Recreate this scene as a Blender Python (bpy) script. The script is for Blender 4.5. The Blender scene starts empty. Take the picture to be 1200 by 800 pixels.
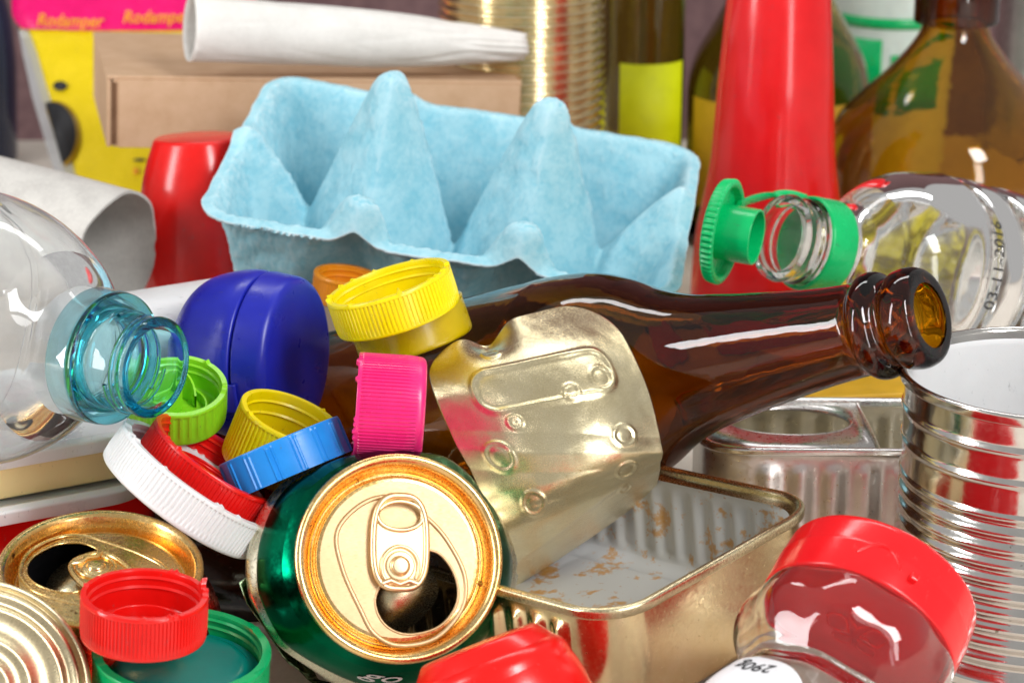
import bpy, bmesh, math, random
from mathutils import Vector, Matrix, noise
random.seed(7)
PI = math.pi
U = 0.01                      # everything below is written in centimetres
scene = bpy.context.scene
col = scene.collection

# ------------------------------------------------------------------ camera
PITCH = math.radians(18.4)
CAM = Vector((0, -57, 27))
FPX = 80 / 36 * 1200          # focal length in photograph pixels
FW = Vector((0, math.cos(PITCH), -math.sin(PITCH)))
UPV = Vector((0, math.sin(PITCH), math.cos(PITCH)))
RT = Vector((1, 0, 0))
cam = bpy.data.cameras.new("camera"); cam_o = bpy.data.objects.new("camera", cam); col.objects.link(cam_o)
cam_o.location = CAM * U
cam_o.rotation_euler = (PI / 2 - PITCH, 0, 0)
cam.lens = 80; cam.sensor_width = 36; cam.clip_start = 0.02; cam.clip_end = 30
cam.dof.use_dof = True; cam.dof.focus_distance = 0.60; cam.dof.aperture_fstop = 20
scene.camera = cam_o

# ------------------------------------------------------------------ world + lamps
w = bpy.data.worlds.new("World"); scene.world = w; w.use_nodes = True
w.node_tree.nodes["Background"].inputs[0].default_value = (1, .98, .96, 1)
w.node_tree.nodes["Background"].inputs[1].default_value = 0.41

def softbox(name, loc, target, sx, sy, energy, color=(1, 1, 1)):
    l = bpy.data.lights.new(name, 'AREA'); l.shape = 'RECTANGLE'; l.size = sx * U; l.size_y = sy * U
    l.energy = energy; l.color = color
    o = bpy.data.objects.new(name, l); col.objects.link(o)
    o.location = Vector(loc) * U
    o.rotation_euler = (Vector(target) - Vector(loc)).to_track_quat('-Z', 'Y').to_euler()
    return o
softbox("softbox_key", (52, -62, 78), (2, 8, 3), 24, 42, 8.2)
softbox("softbox_side", (-78, -32, 34), (0, 12, 6), 15, 74, 5.6)
softbox("softbox_front", (50, -72, 22), (4, 20, 7), 12, 58, 2.6)
softbox("softbox_overhead", (5, 52, 100), (0, 10, 3), 90, 11, 3.0)

scene.view_settings.view_transform = 'Standard'; scene.view_settings.look = 'None'
scene.view_settings.exposure = 0.0; scene.view_settings.gamma = 1
scene.cycles.max_bounces = 20; scene.cycles.transmission_bounces = 18; scene.cycles.transparent_max_bounces = 40
scene.cycles.glossy_bounces = 8; scene.cycles.diffuse_bounces = 4
scene.cycles.sample_clamp_indirect = 4
try:
    scene.cycles.use_denoising = True; scene.cycles.denoiser = 'OPENIMAGEDENOISE'
except Exception: pass

# ------------------------------------------------------------------ helpers
def P(px, py, d):
    return CAM + d * (FW + RT * ((px - 600) / FPX) - UPV * ((py - 400) / FPX))
def view_frame(px, py):
    t = -(P(px, py, 1) - CAM).normalized()
    r = (RT - t * RT.dot(t)).normalized()
    return r, t.cross(r), t
def vdir(px, py, a):
    r, u, t = view_frame(px, py)
    return (r * a[0] + u * a[1] + t * a[2]).normalized()
def pose(o, px, py, d, axis=(0, 1, 0), xh=(1, 0, 0), world=False, spin=0):
    """origin at pixel/depth, local Z along axis (right, up, towards viewer), local X near xh"""
    z = Vector(axis).normalized() if world else vdir(px, py, axis)
    x = Vector(xh) if world else vdir(px, py, xh)
    x = (x - z * x.dot(z)).normalized(); y = z.cross(x)
    m = Matrix((x, y, z)).transposed()
    if spin: m = m @ Matrix.Rotation(math.radians(spin), 3, 'Z')
    o.matrix_world = Matrix.Translation(P(px, py, d) * U) @ m.to_4x4()
def thing(name, label, cat, group=None):
    o = bpy.data.objects.new(name, None); col.objects.link(o); o.empty_display_size = .02
    return tag(o, label, cat, group)
def tag(o, label=None, cat=None, group=None, kind=None):
    if label: o["label"] = label
    if cat: o["category"] = cat
    if group: o["group"] = group
    if kind: o["kind"] = kind
    return o
def link(name, verts, faces, m, parent=None, smooth=38, solid=None, offset=0):
    me = bpy.data.meshes.new(name)
    me.from_pydata([Vector(v) * U for v in verts], [], faces); me.update()
    bm = bmesh.new(); bm.from_mesh(me)
    bmesh.ops.remove_doubles(bm, verts=bm.verts, dist=1e-6)
    bmesh.ops.recalc_face_normals(bm, faces=bm.faces)
    bm.to_mesh(me); bm.free()
    if smooth:
        me.polygons.foreach_set("use_smooth", [True] * len(me.polygons))
        me.set_sharp_from_angle(angle=math.radians(smooth))
    me.materials.append(m)
    o = bpy.data.objects.new(name, me); col.objects.link(o)
    if parent: o.parent = parent
    if solid:
        s = o.modifiers.new("s", 'SOLIDIFY'); s.thickness = solid * U; s.offset = offset
    return o
def rp(pts, n=5):
    """polyline with rounded corners: (r, z) or (r, z, fillet)"""
    out = []
    for i, p in enumerate(pts):
        if len(p) == 2 or i in (0, len(pts) - 1): out.append((p[0], p[1])); continue
        a, b, c = Vector(pts[i-1][:2]), Vector(p[:2]), Vector(pts[i+1][:2])
        d1, d2 = a - b, c - b
        f = min(p[2], d1.length * .49, d2.length * .49)
        s, e = b + d1.normalized() * f, b + d2.normalized() * f
        for k in range(n + 1):
            t = k / n; q = s * (1-t)**2 + b * 2*t*(1-t) + e * t*t
            out.append((q.x, q.y))
    return out
def spline(pts, n=8):
    """Catmull-Rom through 2-D or 3-D points"""
    V = [Vector(p) for p in pts]; out = []
    for i in range(len(V) - 1):
        a, b, c, d = V[max(i-1, 0)], V[i], V[i+1], V[min(i+2, len(V)-1)]
        for k in range(n):
            t = k / n
            out.append(.5 * ((2*b) + (c-a)*t + (2*a-5*b+4*c-d)*t*t + (3*b-a-3*c+d)*t**3))
    out.append(V[-1]); return out
def cspline(pts, n=8):
    V = [Vector(p) for p in pts]; N = len(V); out = []
    for i in range(N):
        a, b, c, d = V[i-1], V[i], V[(i+1) % N], V[(i+2) % N]
        for k in range(n):
            t = k / n
            out.append(.5 * ((2*b) + (c-a)*t + (2*a-5*b+4*c-d)*t*t + (3*b-a-3*c+d)*t**3))
    return out
def lathe_data(prof, seg=96, fn=None, a0=0, a1=2*PI, closed=False):
    vs, fs, rings = [], [], []
    full = abs(a1 - a0 - 2*PI) < 1e-6; m = seg if full else seg + 1
    for (r, z) in prof:
        if r < 1e-4 and fn is None: rings.append([len(vs)]); vs.append((0, 0, z)); continue
        row = []
        for k in range(m):
            th = a0 + (a1 - a0) * k / seg
            v = fn(r, z, th) if fn else (r*math.cos(th), r*math.sin(th), z)
            row.append(len(vs)); vs.append(v)
        rings.append(row)
    prs = list(zip(rings, rings[1:])) + ([(rings[-1], rings[0])] if closed else [])
    for A, B in prs:
        for k in range(seg):
            k2 = (k + 1) % m if full else k + 1
            if len(A) == 1 and len(B) == 1: continue
            if len(A) == 1: fs.append((A[0], B[k], B[k2]))
            elif len(B) == 1: fs.append((A[k], B[0], A[k2]))
            else: fs.append((A[k], B[k], B[k2], A[k2]))
    return vs, fs
def lathe(name, prof, m, parent=None, seg=96, fn=None, smooth=38, closed=False, a0=0, a1=2*PI, solid=None):
    vs, fs = lathe_data(prof, seg, fn, a0, a1, closed)
    return link(name, vs, fs, m, parent, smooth, solid)
def shell2(pr, th=.06):
    """outer profile plus its inner wall"""
    V = [Vector(p) for p in pr]; inn = []
    for i, p in enumerate(V):
        a, b = V[max(0, i-1)], V[min(len(V)-1, i+1)]; t = (b-a).normalized()
        n = Vector((t.y, -t.x)); n = n if n.x > 0 or abs(n.x) < .2 and n.y*t.x > 0 else n
        q = p - Vector((abs(t.y), -t.x if t.y < 0 else t.x)) * th
        inn.append((max(q.x, 0), q.y))
    return [(p.x, p.y) for p in V] + inn[::-1]
def tube_data(pts, rad, closed=False, n=10, base=0, flat=1.0, nrm=None):
    vs, fs = [], []; N = len(pts); pts = [Vector(p) for p in pts]
    up = Vector(nrm) if nrm else Vector((0, 0, 1))
    for i, p in enumerate(pts):
        a = pts[i-1] if (i or closed) else p; b = pts[(i+1) % N] if (i < N-1 or closed) else p
        t = (b - a).normalized(); s = t.cross(up)
        s = s.normalized() if s.length > 1e-4 else Vector((1, 0, 0)); u = s.cross(t)
        for k in range(n):
            th = 2*PI*k/n; vs.append(p + s*rad*math.cos(th) + u*rad*flat*math.sin(th))
    for i in range(N if closed else N-1):
        j = (i+1) % N
        for k in range(n):
            k2 = (k+1) % n; fs.append((base+i*n+k, base+i*n+k2, base+j*n+k2, base+j*n+k))
    if not closed:
        fs.append(tuple(base+k for k in range(n))); fs.append(tuple(base+(N-1)*n+k for k in range(n)))
    return vs, fs
def merge(*vf):
    V, F = [], []
    for vs, fs in vf:
        b = len(V); V += list(vs); F += [tuple(i+b for i in f) for f in fs]
    return V, F
def boxd(c, s, rot=None):
    vs = [Vector((x*s[0]/2, y*s[1]/2, z*s[2]/2)) for x in (-1,1) for y in (-1,1) for z in (-1,1)]
    if rot: vs = [rot @ v for v in vs]
    vs = [v + Vector(c) for v in vs]
    return vs, [(0,1,3,2),(4,6,7,5),(0,4,5,1),(2,3,7,6),(0,2,6,4),(1,5,7,3)]
def plate_data(outer, holes=(), z=0):
    """flat sheet from loops of 2-D points, with holes"""
    bm = bmesh.new()
    for lp in [outer] + list(holes):
        vv = [bm.verts.new((p[0], p[1], z)) for p in lp]
        for i in range(len(vv)): bm.edges.new((vv[i-1], vv[i]))
    bmesh.ops.triangle_fill(bm, edges=bm.edges[:], use_beauty=True)
    bm.verts.ensure_lookup_table(); bm.verts.index_update()
    r = [v.co.copy() for v in bm.verts], [tuple(v.index for v in f.verts) for f in bm.faces]
    bm.free(); return r
def bevel(o, wd, seg=3, ang=35):
    b = o.modifiers.new("b", 'BEVEL'); b.width = wd*U; b.segments = seg; b.limit_method = 'ANGLE'; b.angle_limit = math.radians(ang)
    return o
def text_data(s, size, shear=0.0, extrude=0.0, bold=0.0):
    cu = bpy.data.curves.new("lettering", 'FONT'); cu.body = s; cu.size = size; cu.shear = shear
    cu.align_x = 'CENTER'; cu.align_y = 'CENTER'; cu.offset = bold; cu.resolution_u = 3
    o = bpy.data.objects.new("lettering", cu); col.objects.link(o)
    dg = bpy.context.evaluated_depsgraph_get(); me = bpy.data.meshes.new_from_object(o.evaluated_get(dg))
    bm = bmesh.new(); bm.from_mesh(me); bmesh.ops.triangulate(bm, faces=bm.faces[:])
    r = [v.co.copy() for v in bm.verts], [tuple(v.index for v in f.verts) for f in bm.faces]
    bm.free(); bpy.data.objects.remove(o); bpy.data.curves.remove(cu); bpy.data.meshes.remove(me)
    return r

# ------------------------------------------------------------------ materials
def node(nt, t, **kw):
    n = nt.nodes.new(t)
    for k, v in kw.items(): setattr(n, k, v)
    return n
def coords(nt, scale=(1, 1, 1)):
    tc = node(nt, 'ShaderNodeTexCoord'); mp = node(nt, 'ShaderNodeMapping')
    mp.inputs['Scale'].default_value = [100*s for s in scale]
    nt.links.new(tc.outputs['Object'], mp.inputs[0]); return mp.outputs[0]
def noise_n(nt, vec, scale, detail=3, rough=.55):
    n = node(nt, 'ShaderNodeTexNoise'); n.inputs['Scale'].default_value = scale
    n.inputs['Detail'].default_value = detail; n.inputs['Roughness'].default_value = rough
    nt.links.new(vec, n.inputs['Vector']); return n.outputs['Fac']
def ramp(nt, fac, stops):
    r = node(nt, 'ShaderNodeValToRGB'); e = r.color_ramp.elements
    while len(e) < len(stops): e.new(.5)
    for i, (p, c) in enumerate(stops):
        e[i].position = p; e[i].color = (*c, 1) if len(c) == 3 else c
    nt.links.new(fac, r.inputs[0]); return r.outputs[0]
def bump(nt, h, b, strength, dist=.02):
    n = node(nt, 'ShaderNodeBump'); n.inputs['Strength'].default_value = strength; n.inputs['Distance'].default_value = dist*U
    nt.links.new(h, n.inputs['Height'])
    nt.links.new(n.outputs[0], b.inputs['Normal']); return n
def base(name):
    m = bpy.data.materials.new(name); m.use_nodes = True
    return m, m.node_tree, m.node_tree.nodes['Principled BSDF']
def g(v): return (v, v, v)
def plastic(name, c, rough=.28, sss=.15, grime=.12, bmp=.25, scuff=.55):
    m, nt, b = base(name); v = coords(nt)
    n1 = noise_n(nt, v, 1.1, 4); n2 = noise_n(nt, v, 14, 3)
    dk = tuple(x*(1-grime) for x in c)
    cc = ramp(nt, n1, [(.35, dk), (.65, c)])
    if scuff:
        n3 = noise_n(nt, coords(nt, (1, 1, .35)), 7, 5, .75); f = ramp(nt, n3, [(.63, g(0)), (.68, g(scuff))])
        mx = node(nt, 'ShaderNodeMix', data_type='RGBA'); nt.links.new(f, mx.inputs[0]); nt.links.new(cc, mx.inputs[6])
        mx.inputs[7].default_value = (*[.35*x+.06 for x in c], 1); cc = mx.outputs[2]
    nt.links.new(cc, b.inputs['Base Color'])
    nt.links.new(ramp(nt, n1, [(.3, g(rough*.8)), (.7, g(min(1, rough*1.35)))]), b.inputs['Roughness'])
    b.inputs['Subsurface Weight'].default_value = sss; b.inputs['Subsurface Radius'].default_value = (.004, .002, .0015)
    b.inputs['Subsurface Scale'].default_value = .3
    bump(nt, n2, b, bmp, .008); return m
def metal(name, c, rough=.22, brush=None, bmp=.2, c2=None, stain=None):
    m, nt, b = base(name); v = coords(nt, brush or (1, 1, 1))
    b.inputs['Metallic'].default_value = 1
    n1 = noise_n(nt, coords(nt), .9, 5); n2 = noise_n(nt, v, 9, 4, .6)
    c2 = c2 or tuple(x*.85 for x in c)
    cc = ramp(nt, n1, [(.35, c2), (.65, c)])
    nt.links.new(cc, b.inputs['Base Color'])
    nt.links.new(ramp(nt, n2, [(.3, g(rough*.7)), (.7, g(rough*1.4))]), b.inputs['Roughness'])
    bump(nt, n2, b, bmp, .01)
    if stain:
        n3 = noise_n(nt, coords(nt), stain[0], 6, .65)
        f = ramp(nt, n3, [(stain[1], g(0)), (stain[1]+.05, g(1))])
        mx = node(nt, 'ShaderNodeMix', data_type='RGBA'); nt.links.new(f, mx.inputs[0]); nt.links.new(cc, mx.inputs[6])
        mx.inputs[7].default_value = (*stain[2], 1); nt.links.new(mx.outputs[2], b.inputs['Base Color'])
    return m
def paper(name, c, c2, rough=.85, scale=12, bmp=.3, fibre=(1, 1, 1)):
    m, nt, b = base(name); v = coords(nt, fibre)
    n1 = noise_n(nt, v, scale, 6, .7); n0 = noise_n(nt, coords(nt), 1.2, 3)
    mixn = node(nt, 'ShaderNodeMath', operation='ADD'); nt.links.new(n1, mixn.inputs[0]); nt.links.new(n0, mixn.inputs[1])
    hv = node(nt, 'ShaderNodeMath', operation='MULTIPLY'); hv.inputs[1].default_value = .5; nt.links.new(mixn.outputs[0], hv.inputs[0])
    nt.links.new(ramp(nt, hv.outputs[0], [(.38, c2), (.6, c)]), b.inputs['Base Color'])
    b.inputs['Roughness'].default_value = rough; b.inputs['Specular IOR Level'].default_value = .25
    bump(nt, n1, b, bmp, .03); return m
def glass(name, c, rough=.0, ior=1.5, absorb=None, smudge=.05):
    m, nt, b = base(name)
    b.inputs['Base Color'].default_value = (*c, 1); b.inputs['Transmission Weight'].default_value = 1
    nt.links.new(ramp(nt, noise_n(nt, coords(nt), .7, 6, .7), [(.5, g(rough)), (.72, g(rough+smudge))]), b.inputs['Roughness']); b.inputs['IOR'].default_value = ior
    if absorb:
        va = node(nt, 'ShaderNodeVolumeAbsorption'); va.inputs[0].default_value = (*absorb[0], 1); va.inputs[1].default_value = absorb[1]
        nt.links.new(va.outputs[0], nt.nodes['Material Output'].inputs['Volume'])
    n = noise_n(nt, coords(nt), .8, 2); bump(nt, n, b, .25, .06); return m
def film(name, c, rough=.04, refl=.07, haze=0.0, wob=.3):
    """thin clear plastic: one wall that lets light through and mirrors at a glance"""
    m = bpy.data.materials.new(name); m.use_nodes = True; nt = m.node_tree; nt.nodes.clear()
    out = node(nt, 'ShaderNodeOutputMaterial'); tr = node(nt, 'ShaderNodeBsdfTransparent'); gl = node(nt, 'ShaderNodeBsdfGlossy')
    tr.inputs[0].default_value = (*c, 1); gl.inputs['Roughness'].default_value = rough
    lw = node(nt, 'ShaderNodeLayerWeight'); lw.inputs[0].default_value = .5
    pw = node(nt, 'ShaderNodeMath', operation='POWER'); pw.inputs[1].default_value = 3.2
    nt.links.new(lw.outputs['Facing'], pw.inputs[0])
    ma = node(nt, 'ShaderNodeMath', operation='MULTIPLY_ADD'); ma.inputs[1].default_value = .8; ma.inputs[2].default_value = refl
    nt.links.new(pw.outputs[0], ma.inputs[0])
    v = coords(nt); n = noise_n(nt, v, .9, 3); bp = node(nt, 'ShaderNodeBump'); bp.inputs['Strength'].default_value = wob
    bp.inputs['Distance'].default_value = .06*U; nt.links.new(n, bp.inputs['Height'])
    nt.links.new(bp.outputs[0], gl.inputs['Normal'])
    mx = node(nt, 'ShaderNodeMixShader'); nt.links.new(ma.outputs[0], mx.inputs[0])
    nt.links.new(tr.outputs[0], mx.inputs[1]); nt.links.new(gl.outputs[0], mx.inputs[2])
    last = mx.outputs[0]
    if haze:
        df = node(nt, 'ShaderNodeBsdfTranslucent'); df.inputs[0].default_value = (.9, .92, .93, 1)
        d2 = node(nt, 'ShaderNodeBsdfDiffuse'); d2.inputs[0].default_value = (.9, .92, .93, 1)
        ad = node(nt, 'ShaderNodeMixShader'); ad.inputs[0].default_value = .5
        nt.links.new(df.outputs[0], ad.inputs[1]); nt.links.new(d2.outputs[0], ad.inputs[2])
        m2 = node(nt, 'ShaderNodeMixShader'); m2.inputs[0].default_value = haze
        nt.links.new(last, m2.inputs[1]); nt.links.new(ad.outputs[0], m2.inputs[2]); last = m2.outputs[0]
    nt.links.new(last, out.inputs[0]); return m

RED = plastic("red_plastic", (.78, .008, .006), .2, .1)
RED_GLOSS = plastic("glossy_red_plastic", (.78, .01, .014), .17, .1, .08, .1)
BLUE = plastic("deep_blue_plastic", (.012, .02, .42), .3, .1)
SKYBLUE = plastic("light_blue_plastic", (.01, .25, .74), .32, .1)
PINK = plastic("pink_plastic", (.82, .02, .19), .27, .12)
YEL = plastic("lemon_plastic", (.9, .74, .0), .28, .2)
YEL2 = plastic("amber_yellow_plastic", (.95, .74, .0), .28, .2)
LIME = plastic("lime_plastic", (.3, .74, .02), .28, .2)
WHITE = plastic("white_plastic", (.74, .74, .74), .35, .1, .04)
GREEN = plastic("green_plastic", (.0, .42, .13), .27, .1)
GREEN2 = plastic("bright_green_plastic", (.0, .5, .14), .25, .15)
TEALIN = plastic("teal_liner", (.0, .2, .17), .18, .1)
ORANGE = plastic("orange_plastic", (.85, .3, .01), .3, .1)
BLACK = plastic("black_print", (.015, .015, .018), .6, 0)
CREAM = plastic("cream_plastic", (.95, .8, .4), .4, .2, .03)
MILKY = film("milky_lid", (.9, .92, .93), .2, .08, .62)
GOLD = metal("gold_lacquer", (.8, .6, .36), .34, (1, 14, 1), .05, (.93, .7, .38))
PANEL = metal("satin_gold_panel", (.66, .47, .27), .46, (1, 9, 1), .08, (.6, .42, .23))
GOLD_DEEP = metal("deep_gold_lacquer", (.93, .68, .34), .24, None, .03, (.86, .54, .17), (2.2, .66, (.16, .05, .01)))
GOLD_PALE = metal("pale_brass_tinplate", (.86, .76, .5), .24, (2, 16, 1), .35, (.72, .62, .38))
TIN = metal("tinplate", (.82, .8, .76), .13, None, .08, None, (4.5, .66, (.3, .26, .2)))
TIN_WARM = metal("warm_tinplate", (.95, .8, .5), .17, None, .1)
ALU = metal("dull_aluminium", (.82, .78, .74), .36, None, .12, None, (5, .68, (.4, .25, .1)))
SILVER = metal("bare_can_inside", (.6, .58, .58), .22, None, .1)
CANGREEN = metal("green_can_print", (.0, .15, .07), .2, None, .08, (.0, .1, .045))
CANRED = metal("red_can_print", (.6, .02, .01), .25)
CANCREAM = metal("cream_can_print", (.85, .8, .62), .28)
PULP = paper("blue_moulded_pulp", (.42, .70, .78), (.25, .57, .68), .95, 5.5, 1.0)
def worn_pulp():
    nt = PULP.node_tree; b = nt.nodes['Principled BSDF']; old = b.inputs['Base Color'].links[0].from_socket
    ge = node(nt, 'ShaderNodeNewGeometry'); f = ramp(nt, ge.outputs['Pointiness'], [(.5, g(0)), (.56, g(.8))])
    mx = node(nt, 'ShaderNodeMix', data_type='RGBA'); nt.links.new(f, mx.inputs[0]); nt.links.new(old, mx.inputs[6])
    mx.inputs[7].default_value = (.7, .83, .87, 1); nt.links.new(mx.outputs[2], b.inputs['Base Color'])
worn_pulp()
CARD = paper("brown_cardboard", (.62, .42, .27), (.54, .35, .21), .8, 16, .15, (.4, 3, 3))
CARD_SHADE = paper("slot_shade_brown", (.2, .11, .06), (.12, .06, .03), .9)
ROLLP = paper("white_paper", (.8, .78, .74), (.72, .7, .66), .8, 9, .2)
TUBEP = paper("grey_cardboard_tube", (.62, .6, .56), (.5, .48, .45), .9, 9, .3)
AMBER = glass("amber_glass", (.9, .78, .5), absorb=((.85, .71, .04), 1080))
AMBER2 = glass("amber_glass_back", (.95, .85, .6), absorb=((.86, .72, .03), 1250))
OLIVE = glass("olive_glass", (.8, .78, .4), absorb=((.6, .55, .0), 420))
TEAL = glass("teal_clear_plastic", (.85, .97, .99), 0, 1.42, absorb=((.1, .82, .9), 260))
PET = glass("clear_bottle_plastic", (.97, .985, .985), 0, 1.45)
def hazy(name, k):
    m = glass(name, (.975, .99, .99), 0, 1.4); nt = m.node_tree; b = nt.nodes['Principled BSDF']; out = nt.nodes['Material Output']
    a, c = node(nt, 'ShaderNodeBsdfTranslucent'), node(nt, 'ShaderNodeBsdfDiffuse')
    for q in (a, c): q.inputs[0].default_value = (.93, .96, .97, 1)
    h = node(nt, 'ShaderNodeMixShader'); nt.links.new(a.outputs[0], h.inputs[1]); nt.links.new(c.outputs[0], h.inputs[2])
    f = node(nt, 'ShaderNodeMixShader'); nt.links.new(b.outputs[0], f.inputs[1]); nt.links.new(h.outputs[0], f.inputs[2])
    nt.links.new(ramp(nt, noise_n(nt, coords(nt), .6, 6, .7), [(.35, g(k*.4)), (.7, g(k*1.6))]), f.inputs[0])
    nt.links.new(f.outputs[0], out.inputs['Surface']); return m
PET_HAZY = hazy("hazy_bottle_plastic", .12)
PET2 = glass("clear_jar_plastic", (.975, .965, .97), 0, 1.45)
PETT = glass("clear_neck_plastic", (.97, .98, .98), 0, 1.4)

# ------------------------------------------------------------------ setting
def setting():
    tm = paper("light_table_top", (.72, .66, .58), (.66, .6, .52), .7, 5, .1)
    vs, fs = boxd((0, -21.5, -1), (260, 157, 2))
    bevel(tag(link("table_top", vs, fs, tm, None, 0), "pale beige table top under the whole pile", None, None, "structure"), .3)
    wm = paper("dark_mauve_wall", (.24, .14, .14), (.16, .09, .095), .9, .3, .05)
    vs, fs = boxd((-145, 122, 20), (416, 4, 300))
    tag(link("backdrop", vs, fs, wm, None, 0), "dark mauve backdrop behind the table", None, None, "structure")
setting()

# ------------------------------------------------------------------ back row
def ribbed_tin(name, label, px, d, r, z1, ribs, mat, pitch, first, z_off=0, lining=WHITE, amp=.07, bands=()):
    t = thing(name, label, "tin")
    pr = [(0, .0), (r-.25, 0), (r-.2, .15), (r-.02, .2), (r+.1, .1), (r+.13, .3), (r, .42)]
    z = .5
    zs = []
    n = 400; zt = z1 - .35
    prof = pr[:]
    for i in range(n+1):
        zz = .5 + (zt-.5)*i/n
        a = 0
        if zz < first: a = amp*math.sin((first-zz)/pitch*2*PI)
        for bz in bands:
            a += amp*1.1*math.exp(-((zz-bz)/.09)**2)
        prof.append((r-.05+a, zz))
    prof += rp([(r-.03, zt+.05), (r+.1, z1-.3, .05), (r+.13, z1-.03, .09), (r+.02, z1+.01, .05), (r-.1, z1-.06, .06), (r-.1, z1-.3)])
    dn = lambda r, z, a: (r*(1-.012*max(0, noise.noise(Vector((math.cos(a)*1.6, math.sin(a)*1.6, z*.4+px)))))*math.cos(a), r*(1-.012*max(0, noise.noise(Vector((math.cos(a)*1.6, math.sin(a)*1.6, z*.4+px)))))*math.sin(a), z)
    lathe("body", prof, mat, t, 160, dn, smooth=50)
    ip = [(r-.1, z1-.3)]
    for i in range(121):
        zz = z1-.4 - (z1-.6)*i/120
        a = amp*math.sin((first-zz)/pitch*2*PI) if zz < first else 0
        ip.append((r-.13+a, zz))
    ip.append((0, .2))
    lathe("lining", ip, lining, t, 96, smooth=50)
    return t
def stand(t, px, d, z=0, spin=0, tilt=(0, 0)):
    """stand a thing upright on the table at image column px and forward depth d"""
    y = (d + (z - CAM.z) * math.sin(PITCH)) / math.cos(PITCH) + CAM.y
    t.location = Vector(((px-600)/FPX*d, y, z)) * U
    t.rotation_euler = (math.radians(tilt[0]), math.radians(tilt[1]), math.radians(spin))

t = ribbed_tin("ribbed_tin", "tall ribbed tin standing at the back behind the carton end", 610, 93, 3.3, 13.5, 1, TIN_WARM, .37, 12.6, amp=.08)
stand(t, 611, 93)

# slim olive bottle with the lime-yellow label
t = thing("olive_bottle", "slim olive glass bottle with bright yellow label beside the ribbed tin", "bottle")
lathe("body", rp([(0, .3), (1.5, 0, .2), (1.75, .3, .3), (1.75, 14, .8), (.9, 16.5, .6), (.9, 19), (.7, 19), (.7, 16.5, .6), (1.58, 13.9, .8), (1.58, .6, .3), (0, .6)]), OLIVE, t, 64)
LY = plastic("lime_yellow_label", (.86, .95, .0), .5, 0, .08)
lathe("label", [(1.77, 2), (1.77, 8.0)], LY, t, 48, a0=-2.21, a1=-.45, solid=.02)
stand(t, 750, 99)
t = thing("flat_olive_bottle", "broad dark olive bottle half hidden behind the red sauce bottle", "bottle")
lathe("body", rp([(0, .3), (3.4, 0, .3), (3.88, .4, .5), (3.88, 7.6, 1.6), (2.5, 9.9, 1.2), (1.3, 12.6, .5), (1.3, 17), (1.1, 17), (1.1, 12.6, .5), (2.3, 9.8, 1.2), (3.65, 7.5, 1.6), (3.65, .8, .4), (0, .8)], 8), OLIVE, t, 96)
YL = plastic("ochre_label", (.62, .36, .01), .5, 0)
lathe("label", [(3.9, 2), (3.9, 6.6)], YL, t, 64, a0=-2.8, a1=-.3, solid=.02)
stand(t, 905, 99)

# red sauce bottle
t = thing("sauce_bottle", "tall glossy red squeezy bottle standing behind the open green flip lid", "bottle")
lathe("body", [(v.x, v.y) for v in spline([(0, .2), (2.3, .1), (2.75, .5), (2.83, 1.5), (2.78, 3), (2.68, 4.2), (2.5, 5.2), (2.25, 6.8), (2.13, 8.5), (2.0, 10.5), (1.75, 13.5), (1.4, 15), (1.2, 16)], 8)], RED_GLOSS, t, 96,
      fn=lambda r, z, a: (r*(1 + (.03*math.cos(2*a))*(z < 14))*math.cos(a), r*.92*math.sin(a), z))
lathe("spout_cap", rp([(1.5, 16), (1.5, 17.5, .3), (.5, 19, .2), (0, 19)]), RED_GLOSS, t, 64)
stand(t, 898, 86)

# white pot with green print
t = thing("printed_pot", "white pot with green print standing between the dark bottles", "pot")
lathe("body", rp([(0, 0), (2.6, 0, .3), (3.1, 12.5, .2), (3.3, 12.8, .1), (3.3, 13.4, .2), (0, 13.6)]), plastic("pot_white", (.75, .85, .78), .4, .2), t, 80)
for z0, z1_, a0, a1 in ((7.5, 8.0, -2.7, -.6), (3.6, 7.0, -2.7, -1.9), (3.6, 6.3, -1.75, -.9)):
    lathe("print", [(2.64+.5*z0/12.5+.02, z0), (2.64+.5*z1_/12.5+.02, z1_)], GREEN2, t, 32, a0=a0, a1=a1, solid=.02)
stand(t, 1038, 110)
t = thing("striped_can", "white and red can at the upper right edge behind amber glass", "can")
lathe("body", rp([(0, 0), (3, 0, .3), (3.1, 16, .3), (0, 16)]), metal("white_can_print", (.75, .72, .7), .3), t, 64)
lathe("print", [(3.13, .5), (3.13, 15.5)], CANRED, t, 32, a0=-1.62, a1=-.5, solid=.02)
stand(t, 1228, 114)

# big amber bottle right
t = thing("amber_flask", "round shouldered amber glass bottle standing at the back right", "bottle")
def flask(ins, z0):
    return spline([(0, z0), (3.6, z0), (4.6, z0+.6), (4.98, 2.2), (4.98, 4.6), (4.85, 5.8), (4.45, 6.85), (3.65, 7.8), (2.76, 8.65), (2.0, 9.5), (1.5, 10.2), (1.32, 10.6), (1.32, 10.8)], 10)
o_ = [(v.x, v.y) for v in flask(0, 0)]
i_ = [(max(0, v.x-.18) , v.y + (.2 if v.y < 1 else 0)) for v in flask(0, 0)]
lathe("body", o_ + rp([(1.32, 10.8), (1.64, 10.82, .1), (1.64, 12.2, .2), (1.3, 12.4, .1), (1.14, 12.4)]) + i_[::-1], AMBER2, t, 110)
stand(t, 1101, 92, 0)
# navy bottle far left
t = thing("navy_bottle", "dark navy bottle cut by the left edge behind the yellow pouch", "bottle")
lathe("body", rp([(0, 0), (3, 0, .4), (3.3, 5, 1), (3.1, 8.2, 1.8), (1.3, 11.5, 1), (1.1, 15, .2), (0, 15)], 8), plastic("navy_plastic", (.012, .02, .06), .12, 0), t, 64)
stand(t, -52, 112)

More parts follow.
